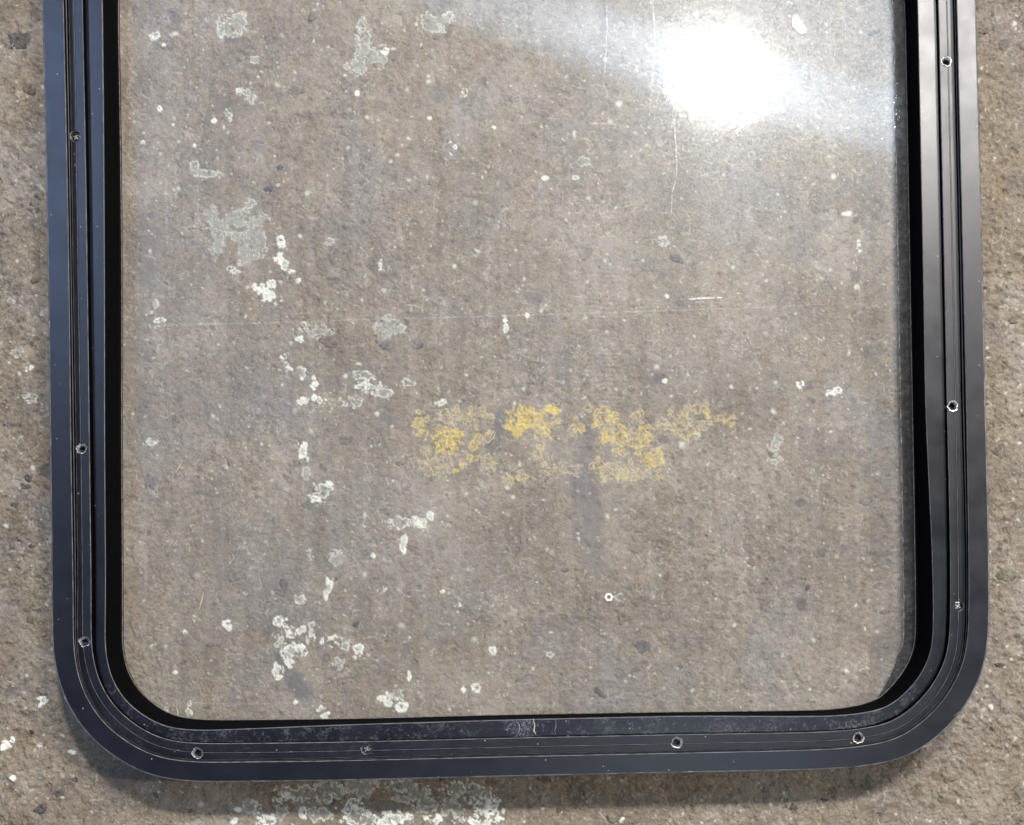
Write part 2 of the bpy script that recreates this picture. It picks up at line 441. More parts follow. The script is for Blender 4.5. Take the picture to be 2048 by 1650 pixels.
def blobs(lst, ex, warp=0.35, soft=1.0):
    """max-field of elliptical blobs; returns field (1 at centre, 0 at rim) and the extra value there"""
    F = np.zeros_like(X); V = np.zeros_like(X)
    FILL[:] = 0
    for b in lst:
        x, y, rx, ry = b[:4]
        R = max(rx, ry) * 2.6 + 12
        i0, i1 = np.searchsorted(xs, [x - R, x + R]); j0, j1 = np.searchsorted(ys, [y - R, y + R])
        if i1 <= i0 or j1 <= j0:
            continue
        dx = X[j0:j1, i0:i1] - x + warp * wx[j0:j1, i0:i1] * min(1.0, max(rx, ry) / 25)
        dy = Y[j0:j1, i0:i1] - y + warp * wy[j0:j1, i0:i1] * min(1.0, max(rx, ry) / 25)
        if len(b) > 5:
            a = math.radians(b[4]); ca, sa_ = math.cos(a), math.sin(a)
            dx, dy = dx * ca + dy * sa_, -dx * sa_ + dy * ca
        q = 1.0 - np.sqrt((dx / rx) ** 2 + (dy / ry) ** 2) * 0.5
        q = np.clip(q, 0, 1)
        cur = F[j0:j1, i0:i1]
        m = q > cur
        F[j0:j1, i0:i1] = np.where(m, q, cur)
        FILL[j0:j1, i0:i1] = np.where(m, min(1, max(0, 1.5 - max(rx, ry) / 12)), FILL[j0:j1, i0:i1])
        V[j0:j1, i0:i1] = np.where(m, b[ex], V[j0:j1, i0:i1])
    return F, V


def gradmag(f_):
    gy, gx = np.gradient(f_)
    return np.sqrt(gx * gx + gy * gy) / 2.0 + 1e-4


nA = fbm(X, Y, 26, 4, 41, .62)
nB = fbm(X, Y, 11, 3, 42, .6)
nC = fbm(X, Y, 6, 2, 43)
F, V = blobs(PAINT, 4)
# contour of a noisy field: inside = film, along the contour = pale rim
f = F - .03 + (nA - .5) * 0.70 + (nB - .5) * 0.80 + (nC - .5) * 0.55
ins = sstep(f, 0.60, 0.63) * (F > 0.30)
wid = 0.028 + 0.085 * V
dist = (f - 0.62) / gradmag(f)
rim = np.exp(-(np.maximum(np.abs(dist) - .5, 0) / (0.8 + 0.8 * V)) ** 2) * sstep(F, 0.34, .42) * sstep(vnoise(X, Y, 7, 44), .18, .45)
solid = np.maximum(sstep(V, .78, 1.0), FILL * sstep(V, .3, .7)) * ins * sstep(nC, .36, .50)
solid = np.maximum(solid, sstep(V, .45, .9) * ins * sstep(fbm(X, Y, 10, 2, 45), .52, .60))
rim_m = np.clip(rim * (0.34 + 0.85 * V) + solid * 0.95, 0, 1)
film_m = np.clip(ins * (1 - 0.5 * V) * (.25 + 1.2 * nC) * sstep(nB, .30, .5), 0, 1)
# faint vermicular efflorescence lines everywhere, in patches
vf = fbm(X, Y, 30, 3, 61, .6)
pm = sstep(fbm(X, Y, 170, 3, 62), .52, .66)
worm = np.exp(-((vf - .5) / gradmag(vf) / 1.3) ** 2) * pm * sstep(nB, .42, .62)
rim_m = np.maximum(rim_m, worm * 0.26 * sstep(vnoise(X, Y, 12, 63), .3, .6))
# random little white specks
FY2, VY = blobs(YEL, 4, 0.5)
sk_l = np.zeros_like(X); sk_d = np.zeros_like(X); sk_h = np.zeros_like(X)
rq = np.random.default_rng(23)
for i in range(9000):
    x = rq.uniform(-100, 2150); y = rq.uniform(-100, 1750)
    light = i % 5 < 3
    r = 1.3 + rq.exponential(0.9 if light else 0.8); r = min(r, 6.5)
    rb = max(1.1, r * rq.uniform(.35, 1.0)); a = rq.uniform(0, 3.14); ca, sn = math.cos(a), math.sin(a)
    R = r * 1.8 + 5
    i0, i1 = np.searchsorted(xs, [x - R, x + R]); j0, j1 = np.searchsorted(ys, [y - R, y + R])
    dx = X[j0:j1, i0:i1] - x; dy = Y[j0:j1, i0:i1] - y
    bend = rq.uniform(-.12, .12)
    u = dx * ca + dy * sn; v = -dx * sn + dy * ca + bend * u * u * .5
    q = np.clip(1.35 - np.sqrt((u / (r + .6)) ** 2 + (v / (rb + .4)) ** 2), 0, 1)
    st = rq.uniform(.15, 1.0) ** 1.8
    if light:
        sk_l[j0:j1, i0:i1] = np.maximum(sk_l[j0:j1, i0:i1], q * st); sk_h[j0:j1, i0:i1] += q * .8
    else:
        sk_d[j0:j1, i0:i1] = np.maximum(sk_d[j0:j1, i0:i1], q * min(1, st * 1.5)); sk_h[j0:j1, i0:i1] -= q * 1.4
rim_m = np.maximum(rim_m, sk_l * .75)
fy = FY2 + (nB - .5) * 1.05 + (nC - .5) * 0.75
yin = sstep(fy, 0.66, 0.74) * (FY2 > .30)
yrim = np.maximum(np.exp(-((fy - .66) / gradmag(fy) / 1.3) ** 2), np.exp(-((fy - .78) / gradmag(fy) / 1.2) ** 2)) * (FY2 > .34)
clump = sstep(vnoise(X, Y, 5.2, 65) * .6 + nB * .5 + (FY2 - .6) * .8 + (VY - .6) * .30, .72, .82) * (FY2 > .36)
yel_m = np.clip(np.maximum(yin * .25 * VY ** 2, clump * (.15 + .5 * VY)) + yrim * (0.30 + .50 * VY) * sstep(vnoise(X, Y, 8, 64), .15, .45), 0, 0.95) * sstep(Y, 800, 812) * (1 - sstep(Y, 960, 972))
rim_m = np.maximum(rim_m, yrim * 0.22 * (1 - VY))
FS, VS = blobs(STAIN, 5, 0.5)
st_m = sstep(FS + (nA - .5) * .5 + (nB - .5) * .3, .45, .75) * VS
# ---- tone: medium blotches + random aggregate
tone = np.full_like(X, .5)
tone += (fbm(X, Y, 150, 4, 71) - .5) * .55 + (nA - .5) * .3
rr = np.random.default_rng(11)
aggH = np.zeros_like(X); cres = np.zeros_like(X)
for i in range(1500):
    x = rr.uniform(-100, 2150); y = rr.uniform(-100, 1750)
    r = 3.0 + rr.exponential(3.2); r = min(r, 17)
    ry_ = r * rr.uniform(.5, 1.0); a = rr.uniform(0, 3.14); ca, sn = math.cos(a), math.sin(a)
    R = r * 1.6 + 4
    i0, i1 = np.searchsorted(xs, [x - R, x + R]); j0, j1 = np.searchsorted(ys, [y - R, y + R])
    dx = X[j0:j1, i0:i1] - x + .16 * wx[j0:j1, i0:i1]; dy = Y[j0:j1, i0:i1] - y + .16 * wy[j0:j1, i0:i1]
    u = dx * ca + dy * sn; v = -dx * sn + dy * ca
    q = sstep(1.15 - np.sqrt((u / r) ** 2 + (v / ry_) ** 2), 0, .35)
    s = rr.uniform(-.38, .18) * rr.uniform(.3, 1)
    tone[j0:j1, i0:i1] += q * s * (1 + .6 * (r > 8))
    if r > 5:
        d_ = np.abs(np.sqrt((u / r) ** 2 + (v / ry_) ** 2) - 1.05) * min(r, ry_)
        an = np.arctan2(v, u); a2 = rr.uniform(-3, 3)
        cres[j0:j1, i0:i1] = np.maximum(cres[j0:j1, i0:i1], np.clip(1.5 - d_ / 1.6, 0, 1) * sstep(np.cos(an - a2), .1, .8) * rr.uniform(.2, .95))
    aggH[j0:j1, i0:i1] += q * rr.uniform(-.5, .9)
tone = np.clip(tone, 0, 1)
# ---- relief
rough_area = sstep(fbm(X, Y, 240, 3, 81), .40, .62)
side = np.maximum(1 - sstep(X, 60, 300), sstep(X, 1700, 1930))       # the floor is rougher at both sides
rough_area = np.clip(rough_area * .45 + side * .75, 0, 1)
h1 = fbm(X, Y, 70, 4, 91, .5) - .5
h2 = fbm(X, Y, 16, 4, 92, .6) - .5
rid = 1 - np.abs(fbm(X, Y, 34, 4, 93, .6) - .5) * 2
pitn = fbm(X, Y, 13, 3, 94, .6)
pit = sstep(pitn, .665, .74) * (0.35 + .65 * rough_area)
ck = fbm(X, Y, 46, 4, 95, .6)
crk = np.exp(-((ck - .5) / gradmag(ck) / 1.2) ** 2) * sstep(fbm(X, Y, 50, 2, 96), .52, .62)
inn = (X > 225) & (X < 1840) & (Y < 1440)
ck2 = fbm(X / 2.6, Y, 20, 4, 98, .62)
crk2 = np.exp(-((ck2 - .5) / gradmag(ck2) / 1.0) ** 2) * sstep(fbm(X / 1.6, Y, 26, 2, 99), .54, .62) * np.where(inn, 1, .5)
ck3 = fbm(X, Y, 22, 3, 101, .62)
crk3 = np.exp(-((ck3 - .45) / gradmag(ck3) / 1.1) ** 2) * sstep(fbm(X, Y, 30, 2, 102), .50, .60) * np.where(inn, .5, 1)
lit = np.exp(-((ck3 - .53) / gradmag(ck3) / 1.1) ** 2) * sstep(fbm(X, Y, 34, 2, 103), .52, .62)
rim_m = np.maximum(rim_m, lit * .28 * sstep(vnoise(X, Y, 9, 104), .3, .7))
pit = np.clip(pit * .8 + crk * .75 + crk2 * .55 + crk3 * .65 + sk_d * .9 + cres * .8, 0, 1)
h3 = fbm(X, Y, 7, 2, 97, .6) - .5
Z = h1 * 5.0 + h2 * (3.5 + 6.0 * rough_area) + h3 * (1.3 + 3.0 * rough_area) + aggH * .7 - pit * 2.4 + ins * .5 + sk_h
Z = np.where(FS > .6, Z * .8, Z)
inner = (X > 215) & (X < 1850) & (Y < 1465)
Z = np.minimum(Z, np.where(inner, 5.5, 7.0))
fade = sstep(-np.maximum(np.maximum(-60 - X, X - 2110), np.maximum(-60 - Y, Y - 1710)), 0, 40)
Z = Z * fade
# fine ribbed scuff band (tyre print) down the middle
rib = np.sin(Y * 2 * math.pi / 9.0 + (vnoise(X, Y, 40, 5) - .5) * 5) * sstep(X, 1165, 1185) * (1 - sstep(X, 1235, 1250)) * sstep(Y, 150, 250) * (1 - sstep(Y, 830, 900))
tone = np.clip(tone + rib * .07 * sstep(vnoise(X, Y, 60, 6), .3, .6), 0, 1)

nx, ny = len(xs), len(ys)
co = np.empty((ny, nx, 3), np.float32)
co[..., 0] = (X - FX) * S; co[..., 1] = (FY - Y) * S; co[..., 2] = (Z - 3.0) * S
me = bpy.data.meshes.new('floor')
nv = nx * ny; nf = (nx - 1) * (ny - 1)
me.vertices.add(nv); me.vertices.foreach_set('co', co.ravel())
idx = np.arange(nv).reshape(ny, nx)
quads = np.stack([idx[:-1, :-1], idx[1:, :-1], idx[1:, 1:], idx[:-1, 1:]], -1).reshape(-1, 4).astype(np.int32)
me.loops.add(nf * 4); me.loops.foreach_set('vertex_index', quads.ravel())
me.polygons.add(nf); me.polygons.foreach_set('loop_start', np.arange(nf, dtype=np.int32) * 4)
me.polygons.foreach_set('use_smooth', np.ones(nf, bool))
me.update(calc_edges=True)
for nm, chans in (('paint', (rim_m, film_m, yel_m)), ('wear', (tone, pit, st_m))):
    a = me.color_attributes.new(nm, 'FLOAT_COLOR', 'POINT')
    buf = np.ones((nv, 4), np.float32)
    for i, c in enumerate(chans):
        buf[:, i] = np.asarray(c, np.float32).ravel()
    a.data.foreach_set('color', buf.ravel())
me.materials.append(M_FLOOR)
floor = link(bpy.data.objects.new('floor', me))
floor['kind'] = 'structure'
floor['label'] = 'worn concrete floor with flaked white and yellow paint'


def zfloor(px, py):
    i = min(np.searchsorted(xs, px), nx - 1); j = min(np.searchsorted(ys, py), ny - 1)
    return float(Z[j, i]) - 3.0


STC = [(0.100, 0.090, 0.084), (0.130, 0.103, 0.100), (0.170, 0.155, 0.132), (0.145, 0.116, 0.086), (0.22, 0.155, 0.125)]
M_ST = [mat_plain('aggregate_' + n, c, 0.8, 0.55, 420, 0.25, 0.0012) for n, c in zip(('slate', 'purple', 'grey', 'brown', 'pink'), STC)]
rs = random.Random(3)
for (x, y, rx, ry, ang, ci) in STONES:
    N = 12; vs = []; fs = []
    a0 = math.radians(ang)
    zb = zfloor(x, y) - .7
    ph = [rs.uniform(.66, 1.12) for _ in range(N)]
    for ring, (rr_, zz) in enumerate(((1.0, -1.6), (.86, .9), (.55, 1.5))):
        for i in range(N):
            t = 2 * math.pi * i / N
            u = math.cos(t) * rx * rr_ * ph[i]; v = math.sin(t) * ry * rr_ * ph[i]
            vs.append(P(x + u * math.cos(a0) - v * math.sin(a0), y + u * math.sin(a0) + v * math.cos(a0), zb + zz + rs.uniform(-.35, .35)))
    vs.append(P(x, y, zb + 1.6))
    for r in range(2):
        for i in range(N):
            j = (i + 1) % N
            fs.append((r * N + i, (r + 1) * N + i, (r + 1) * N + j, r * N + j))
    for i in range(N):
        fs.append((2 * N + i, 3 * N, 2 * N + (i + 1) % N))
    mesh_obj('stone', vs, fs, M_ST[ci], floor, True)

# ------------------------------------------------------------------ window outline
OUT = [(84,0),(91,300),(95.5,550),(100,900),(103,1180),(104,1280),(106.5,1313),(114,1353),(128,1396),(150,1436),(173,1467),(206,1498),(243,1524),(284,1545),
       (330,1558),(390,1564),(500,1564),(683,1561.5),(1026,1553),(1366,1545.5),(1566,1541.5),(1650,1539),(1700,1536),(1750,1530),(1799,1519),(1836,1502),(1877,1473),
       (1916,1433),(1945,1390),(1968,1335),(1976.5,1287),(1979,1230),(1978.5,1100),(1972,820),(1966,550),(1959,275),(1952,0),
       (1940,-500),(1930,-1100),(1926,-1300),(1905,-1400),(1850,-1490),(1770,-1550),(1640,-1580),(1000,-1590),(380,-1580),(220,-1550),(130,-1490),(75,-1400),(55,-1300),(60,-1100),(72,-500)]
# stations: outline knot index -> f, g, r, m, b, e, w   (offsets measured inward from the outer edge)
ST = {0:(43,53,63,81,87,121,150), 2:(43,50,60,79.5,85.5,114,146), 3:(42.5,52,61.5,79.5,88,110,141), 4:(44,52,62,80,90,109,140), 5:(44,50,61,79,88,107,139),
      10:(40,43.5,60.5,78,80.5,102,134), 15:(41,44,58.5,78,79.5,104,123), 17:(41,46,59,78,79.5,112.5,122), 18:(40.5,44,58.5,77.5,79,114,122), 19:(40,43,58,77,78.5,114,120),
      22:(41,44,57,75.5,77.5,106,117), 27:(44,48,59,79,88,110,141), 31:(42,49,62,79,86,113,146), 32:(42,48,62,78.5,85,115,147), 33:(39.5,50,60,78,82,121.5,145), 34:(40,48,60,77.5,82,120,144), 36:(39,46,58,75.5,80,117,140),
      38:(41,60,68,92,102,142,220), 44:(43,66,74,100,114,150,250), 50:(41,60,68,92,102,142,220)}
OA = np.array(OUT, float)
n = len(OA)
dens = []; knot_pos = []
for i in range(n):
    p0, p1, p2, p3 = OA[(i - 1) % n], OA[i], OA[(i + 1) % n], OA[(i + 2) % n]
    knot_pos.append(len(dens))
    t0 = 0; t1 = t0 + np.linalg.norm(p1 - p0) ** .5; t2 = t1 + np.linalg.norm(p2 - p1) ** .5; t3 = t2 + np.linalg.norm(p3 - p2) ** .5
    m_ = max(2, int(np.linalg.norm(p2 - p1) / 8))
    for k_ in range(m_):
        t = t1 + (t2 - t1) * k_ / m_
        A1 = (t1 - t) / (t1 - t0) * p0 + (t - t0) / (t1 - t0) * p1
        A2 = (t2 - t) / (t2 - t1) * p1 + (t - t1) / (t2 - t1) * p2
        A3 = (t3 - t) / (t3 - t2) * p2 + (t - t2) / (t3 - t2) * p3
        B1 = (t2 - t) / (t2 - t0) * A1 + (t - t0) / (t2 - t0) * A2
        B2 = (t3 - t) / (t3 - t1) * A2 + (t - t1) / (t3 - t1) * A3
        dens.append((t2 - t) / (t2 - t1) * B1 + (t - t1) / (t2 - t1) * B2)
path = np.array(dens); NP = len(path)
st_idx = sorted((knot_pos[k_], v) for k_, v in ST.items())
cols = np.zeros((NP, 7))
ii = np.array([s_[0] for s_ in st_idx]); vv = np.array([s_[1] for s_ in st_idx], float)
ii2 = np.concatenate([[ii[-1] - NP], ii, [ii[0] + NP]]); vv2 = np.vstack([vv[-1], vv, vv[0]])
for c_ in range(7):
    cols[:, c_] = np.interp(np.arange(NP), ii2, vv2[:, c_])


def smooth_closed(a, it):
    for _ in range(it):
        a = (np.roll(a, 1, 0) + 2 * a + np.roll(a, -1, 0)) / 4
    return a


path = smooth_closed(path, 14)
cols = smooth_closed(cols, 60)
tan = np.roll(path, -2, 0) - np.roll(path, 2, 0)
tan /= np.linalg.norm(tan, axis=1)[:, None]
# outline runs down the left side, right along the bottom: inward normal in image space
nrm = np.stack([tan[:, 1], -tan[:, 0]], 1)
nrm = smooth_closed(nrm, 6); nrm /= np.linalg.norm(nrm, axis=1)[:, None]

ZF, ZM, ZB, ZG = 118.0, 98.0, 84.0, 13.0
names = dict(f=0, g=1, r=2, m=3, b=4, e=5, w=6)


def sweep(name, prof, mat, parent, close=True, dirt=None, segs=None):
    """prof: list of (column or None, d, z[, zref]); swept round the outline"""
    vs = []
    npf = len(prof)
    for (c_, d, z, *zr) in prof:
        if isinstance(c_, tuple):
            o = cols[:, names[c_[0]]] * (1 - c_[2]) + cols[:, names[c_[1]]] * c_[2] + d
        else:
            o = (cols[:, names[c_]] if c_ else 0) + d
        if zr:
            q = path + nrm * np.reshape(o, (-1, 1)) if np.ndim(o) else path + nrm * o
            kk = ((np.array([FX, FY]) - q) * nrm).sum(1) / H
            o = o + (zr[0] - z) * kk
        o = np.broadcast_to(o, (NP,))
        q = path + nrm * o[:, None]
        ff = (H - z) / H
        vs.append(np.stack([(q[:, 0] - FX) * ff * S, (FY - q[:, 1]) * ff * S, np.full(NP, z * S)], 1))
    V_ = np.stack(vs, 1).reshape(-1, 3)
    faces = []
    top = npf if close else npf - 1
    for i in range(NP):
        j = (i + 1) % NP
        for k_ in range(top):
            l_ = (k_ + 1) % npf
            faces.append((i * npf + k_, i * npf + l_, j * npf + l_, j * npf + k_))
    o_ = mesh_obj(name, V_, faces, mat, parent)
    me_ = o_.data
    if segs:
        mats_ = []
        for m2 in segs.values():
            if m2 not in mats_:
                mats_.append(m2); me_.materials.append(m2)
        mi = np.zeros(top, np.int32)
        for k_, m2 in segs.items():
            mi[k_] = 1 + mats_.index(m2)
        me_.polygons.foreach_set('material_index', np.tile(mi, NP))
    # flat across the profile, smooth along the run
    me_.polygons.foreach_set('use_smooth', [True] * len(me_.polygons))
    me_.set_sharp_from_angle(angle=math.radians(14))
    if dirt is not None:
        a_ = me_.attributes.new('dirt', 'FLOAT', 'POINT')
        a_.data.foreach_set('value', np.repeat(dirt, npf).astype(np.float32))
    return o_


window = bpy.data.objects.new('framed_pane', None)
link(window)
window['label'] = 'black framed window with rounded corners lying flat on the concrete floor'
window['category'] = 'window'

sweep('outer_flange', [
    (None, 1.2, ZF - 9), (None, 0, ZF - 6), (None, .5, ZF - 1.3), (None, 2.8, ZF), ('f', -1.6, ZF), ('f', 0, ZF - 1.6),
    (('f', 'g', .42), 0, ZF - 10), (('f', 'g', .62), 0, ZF - 10.6), ('g', -.8, 88), ('g', 2, 85), ('g', -4, 85), ('f', -3, 100), ('f', -8, ZF - 9)],
    M_FRAME, window, segs={2: M_EDGE, 4: M_EDGE, 5: M_WALL, 6: M_EDGED, 7: M_WALL, 8: M_WALL})
by = path[:, 1]
dirtv = np.clip((by - 1395) / 60, 0, 1)
dirtv = dirtv * (1 + 1.6 * np.exp(-((path[:, 0] - 1072) / 34) ** 2) + .5 * np.exp(-((path[:, 0] - 1690) / 90) ** 2))
ring = sweep('clamp_ring', [
    ('g', 0, 86), ('g', 0, ZM - 1), ('g', 1.2, ZM), ('r', -1.0, ZM), ('r', 0, ZM + 1.6), ('r', .8, ZM + 1.6), ('r', 1.8, ZM + .2), ('m', -1.4, ZM + .2), ('m', 0, ZM - 1),
    ('m', 0, ZB - 8, ZM - 1), ('g', 3, ZB - 8)], M_RING, window, dirt=dirtv, segs={1: M_EDGE, 4: M_EDGE, 7: M_EDGE, 8: M_WALL})
sweep('inner_band', [
    ('m', -1, ZB - 12, ZM - 1), ('b', -1.0, ZB - 1), ('b', .4, ZB), (('b', 'e', .42), 0, ZB - .2), ('e', -1.6, ZB - .6), ('e', -.4, ZB - 1.4), ('e', .4, ZB - 4), ('e', .8, ZB - 14), ('m', 0, ZB - 14, ZM)],
    M_BAND, window, dirt=dirtv, segs={4: M_EDGE})
sweep('inner_wall', [
    ('e', .6, ZB - 6), ('w', -1.0, ZG + 1), ('w', 0, 0.5, ZG), ('m', 10, 0.5, ZM), ('m', 10, ZB - 16, ZM), ('e', -6, ZB - 12)], M_WALL, window)
sweep('rubber_gasket', [('w', -3.5, ZG + 4), ('w', -.9, ZG + 3.2), ('w', .8, ZG + 1.4), ('w', 1.6, ZG + .1), ('w', -4, ZG + .1)], M_RUB, window)
sweep('dusty_seal_edge', [('w', 1.0, ZG + .1), ('w', 1.3, ZG + .9), ('w', 2.4, ZG + .5), ('w', 2.9, ZG + .1)], M_LIP, window)

# ---- glass pane: a closed 2 mm plate
q = path + nrm * (cols[:, 6] - 5)[:, None]
q = q[::3]
top = [P(a, b, ZG) for a, b in q]
bot = [(v[0], v[1], (ZG - 6.5) * S) for v in top]
N = len(top)
pane = mesh_obj('glass_pane', top + bot, [tuple(range(N)), tuple(range(2 * N - 1, N - 1, -1))] + [(i, N + i, N + (i + 1) % N, (i + 1) % N) for i in range(N)], M_GLASS, window)
pane.data.flip_normals() if pane.data.polygons[0].normal.z < 0 else None

# ---- screws and screw holes
HOLES = [(150.5,273,1),(163.5,898,0),(169,1284,0),(395,1506,0),(733,1498,1),(1353,1485.5,0),(1717,1476,0),(1893.5,123,0),(1905,812,0),(1917,1212,1)]
HOLES_HID = [(1880,-560,0),(132,-420,0)]


def disc_profile(name, c, prof, mat, parent, N=36, jit=0.0, seed=0):
    r_ = random.Random(seed)
    vs = []; fs = []
    jj = [1 + jit * (r_.random() - .5) for _ in range(N)]
    jj = [(jj[i - 1] + jj[i] + jj[(i + 1) % N]) / 3 for i in range(N)]
    for (r, z) in prof:
        for i in range(N):
            t = 2 * math.pi * i / N
            rr_ = r * jj[i]
            x0, y0, _ = P(c[0], c[1], ZM)
            vs.append((x0 + rr_ * S * math.cos(t), y0 + rr_ * S * math.sin(t), z * S))
    for k_ in range(len(prof) - 1):
        for i in range(N):
            j = (i + 1) % N
            fs.append((k_ * N + i, (k_ + 1) * N + i, (k_ + 1) * N + j, k_ * N + j))
    fs.append(tuple((len(prof) - 1) * N + i for i in range(N)))
    return mesh_obj(name, vs, fs, mat, parent, False)


# cut the holes in the ring
cv, cf = [], []
for (x, y, s_) in HOLES:
    x0, y0, _ = P(x, y, ZM); b0 = len(cv)
    for z in (70, 112):
        for i in range(28):
            t = 2 * math.pi * i / 28
            cv.append((x0 + 10.6 * S * math.cos(t), y0 + 10.6 * S * math.sin(t), z * S))
    for i in range(28):
        j = (i + 1) % 28
        cf.append((b0 + i, b0 + j, b0 + 28 + j, b0 + 28 + i))
    cf.append(tuple(b0 + 27 - i for i in range(28))); cf.append(tuple(b0 + 28 + i for i in range(28)))
cut = mesh_obj('cutter', cv, cf, None)
md = ring.modifiers.new('holes', 'BOOLEAN'); md.operation = 'DIFFERENCE'; md.object = cut; md.solver = 'EXACT'
bpy.context.view_layer.update()
dg = bpy.context.evaluated_depsgraph_get()
nm_ = bpy.data.meshes.new_from_object(ring.evaluated_get(dg))
old = ring.data; ring.modifiers.clear(); ring.data = nm_
nm_.name = 'clamp_ring'
bpy.data.objects.remove(cut, do_unlink=True)

for q_, (x, y, s_) in enumerate(HOLES):
    if s_ == 0:
        hole = disc_profile('screw_hole', (x, y), [(10.9, 88), (11.0, ZM + .1), (10.4, ZM + 1.3), (8.8, ZM + 1.0), (6.2, ZM - 3), (5.6, ZM - 5), (5.4, ZM - 14)], M_METAL, window, jit=.5, seed=q_)
        disc_profile('hole_lining', (x, y), [(5.5, ZM - 4.6), (5.2, ZM - 5.6), (5.0, ZM - 13.5)], M_HOLE, hole, seed=q_)
    else:
        hole = disc_profile('screw_hole', (x, y), [(10.9, 88), (11.0, ZM + .1), (10.6, ZM + .8), (9.9, ZM + .2), (9.3, ZM - 4)], M_METAL, window, jit=.12, seed=q_)
        # cross-recess screw head as a polar grid with a dome and a cross-shaped pocket
        vs, fs = [], []
        NA, NR = 48, 13
        x0, y0, _ = P(x, y, ZM)
        for r_i in range(NR + 1):
            r = 9.6 * r_i / NR
            for a_i in range(NA):
                t = 2 * math.pi * a_i / NA
                u, v = r * math.cos(t + .5), r * math.sin(t + .5)
                z = ZM - 1.2 - 1.5 * (r / 9.6) ** 2 - (2.0 if r > 9.2 else 0)
                if (abs(u) < 1.5 and abs(v) < 5.2) or (abs(v) < 1.5 and abs(u) < 5.2):
                    z -= 3.2
                vs.append((x0 + r * S * math.cos(t), y0 + r * S * math.sin(t), z * S))
        for r_i in range(NR):
            for a_i in range(NA):
                b_i = (a_i + 1) % NA
                fs.append((r_i * NA + a_i, (r_i + 1) * NA + a_i, (r_i + 1) * NA + b_i, r_i * NA + b_i))
        mesh_obj('screw', vs, fs, M_SCREW, hole, False)


# ---- joint in the rubber at the bottom of the band
def smear(name, pts, wd, z, mat, parent, seed=1, taper=True, hh=.25):
    """thin uneven ribbon lying at height z along pts (photo pixels)"""
    r_ = random.Random(seed)
    P2 = []
    for i in range(len(pts) - 1):
        a, b = np.array(pts[i], float), np.array(pts[i + 1], float)
        m_ = max(1, int(np.linalg.norm(b - a) / 9))
        for k_ in range(m_):
            P2.append(a + (b - a) * k_ / m_)
    P2.append(np.array(pts[-1], float))
    n_ = len(P2); vs, fs = [], []
    for i, p in enumerate(P2):
        d = P2[min(i + 1, n_ - 1)] - P2[max(i - 1, 0)]; d = d / (np.linalg.norm(d) + 1e-9)
        nn = np.array([-d[1], d[0]])
        t = i / max(1, n_ - 1)
        ww = wd * (.25 + .75 * math.sin(math.pi * min(1, max(0, t))) ** .5 if taper else 1) * r_.uniform(.65, 1.25)
        p = p + nn * r_.uniform(-.5, .5)
        vs += [P(*(p - nn * ww), z), P(*p, z + hh), P(*(p + nn * ww), z)]
    for i in range(n_ - 1):
        for k_ in range(2):
            fs.append((i * 3 + k_, i * 3 + k_ + 1, i * 3 + 4 + k_, i * 3 + 3 + k_))
    return mesh_obj(name, vs, fs, mat, parent, True)


ZB_ = ZB + 2
jo = smear('rubber_joint', [(1067,1437),(1069,1450),(1068,1462),(1072,1470)], 1.5, ZB_ - 2.2, mat_plain('joint_dust', (.42, .42, .44), .6, .4), window, 2, True, 1.6)
smear('rubber_joint', [(1032,1441),(1039,1449),(1039,1460),(1034,1470)], 1.2, ZB_ - 2.2, mat_plain('joint_grime', (.20, .20, .22), .6, .5), window, 3, True, 1.2)
smear('rubber_joint', [(1110,1439),(1112,1452),(1109,1461),(1112,1470)], 1.0, ZB_ - 2.2, mat_plain('joint_grime_pale', (.17, .17, .19), .6, .5), window, 4, True, 1.2)

# ---- chips knocked off the outer edge
for i_, seg in enumerate([[(127,1391),(133,1405)],[(1376,1543),(1386,1543)],[(1908,1432.5),(1918,1424)],[(1866,1478.5),(1875,1472)],[(1968.5,1331),(1972,1318)],
                          [(1934,1403),(1941,1394)],[(1845,1495),(1852,1491)],[(1976,1283),(1977,1276)],[(98,640),(98,655)],[(503,1561),(511,1561)],[(1968,800),(1969,812)]]):
    smear('edge_chip', seg, 1.5, ZF - .3, M_METAL, window, 40 + i_, True, .9)

# ---- dark translucent strip on the pane along its right-hand edge, pale inner border
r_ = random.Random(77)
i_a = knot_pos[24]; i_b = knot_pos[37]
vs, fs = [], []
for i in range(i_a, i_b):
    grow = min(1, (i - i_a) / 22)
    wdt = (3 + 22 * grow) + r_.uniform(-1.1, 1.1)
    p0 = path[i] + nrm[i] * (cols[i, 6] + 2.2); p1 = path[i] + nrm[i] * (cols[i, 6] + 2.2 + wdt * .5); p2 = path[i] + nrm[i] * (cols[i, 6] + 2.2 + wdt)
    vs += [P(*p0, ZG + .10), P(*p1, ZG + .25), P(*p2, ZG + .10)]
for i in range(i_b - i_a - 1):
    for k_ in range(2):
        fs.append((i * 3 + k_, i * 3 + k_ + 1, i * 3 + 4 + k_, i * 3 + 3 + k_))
def mat_pane_strip():
    k = NT('dark_pane_strip')
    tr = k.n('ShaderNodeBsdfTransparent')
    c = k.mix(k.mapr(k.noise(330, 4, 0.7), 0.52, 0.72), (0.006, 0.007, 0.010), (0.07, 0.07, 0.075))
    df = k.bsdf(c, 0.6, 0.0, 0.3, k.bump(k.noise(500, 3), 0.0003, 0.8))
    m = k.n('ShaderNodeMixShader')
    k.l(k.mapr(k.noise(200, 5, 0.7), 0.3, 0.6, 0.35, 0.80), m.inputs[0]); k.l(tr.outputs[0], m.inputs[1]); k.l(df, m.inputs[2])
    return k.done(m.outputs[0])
mesh_obj('dark_pane_strip', vs, fs, mat_pane_strip(), pane, True)
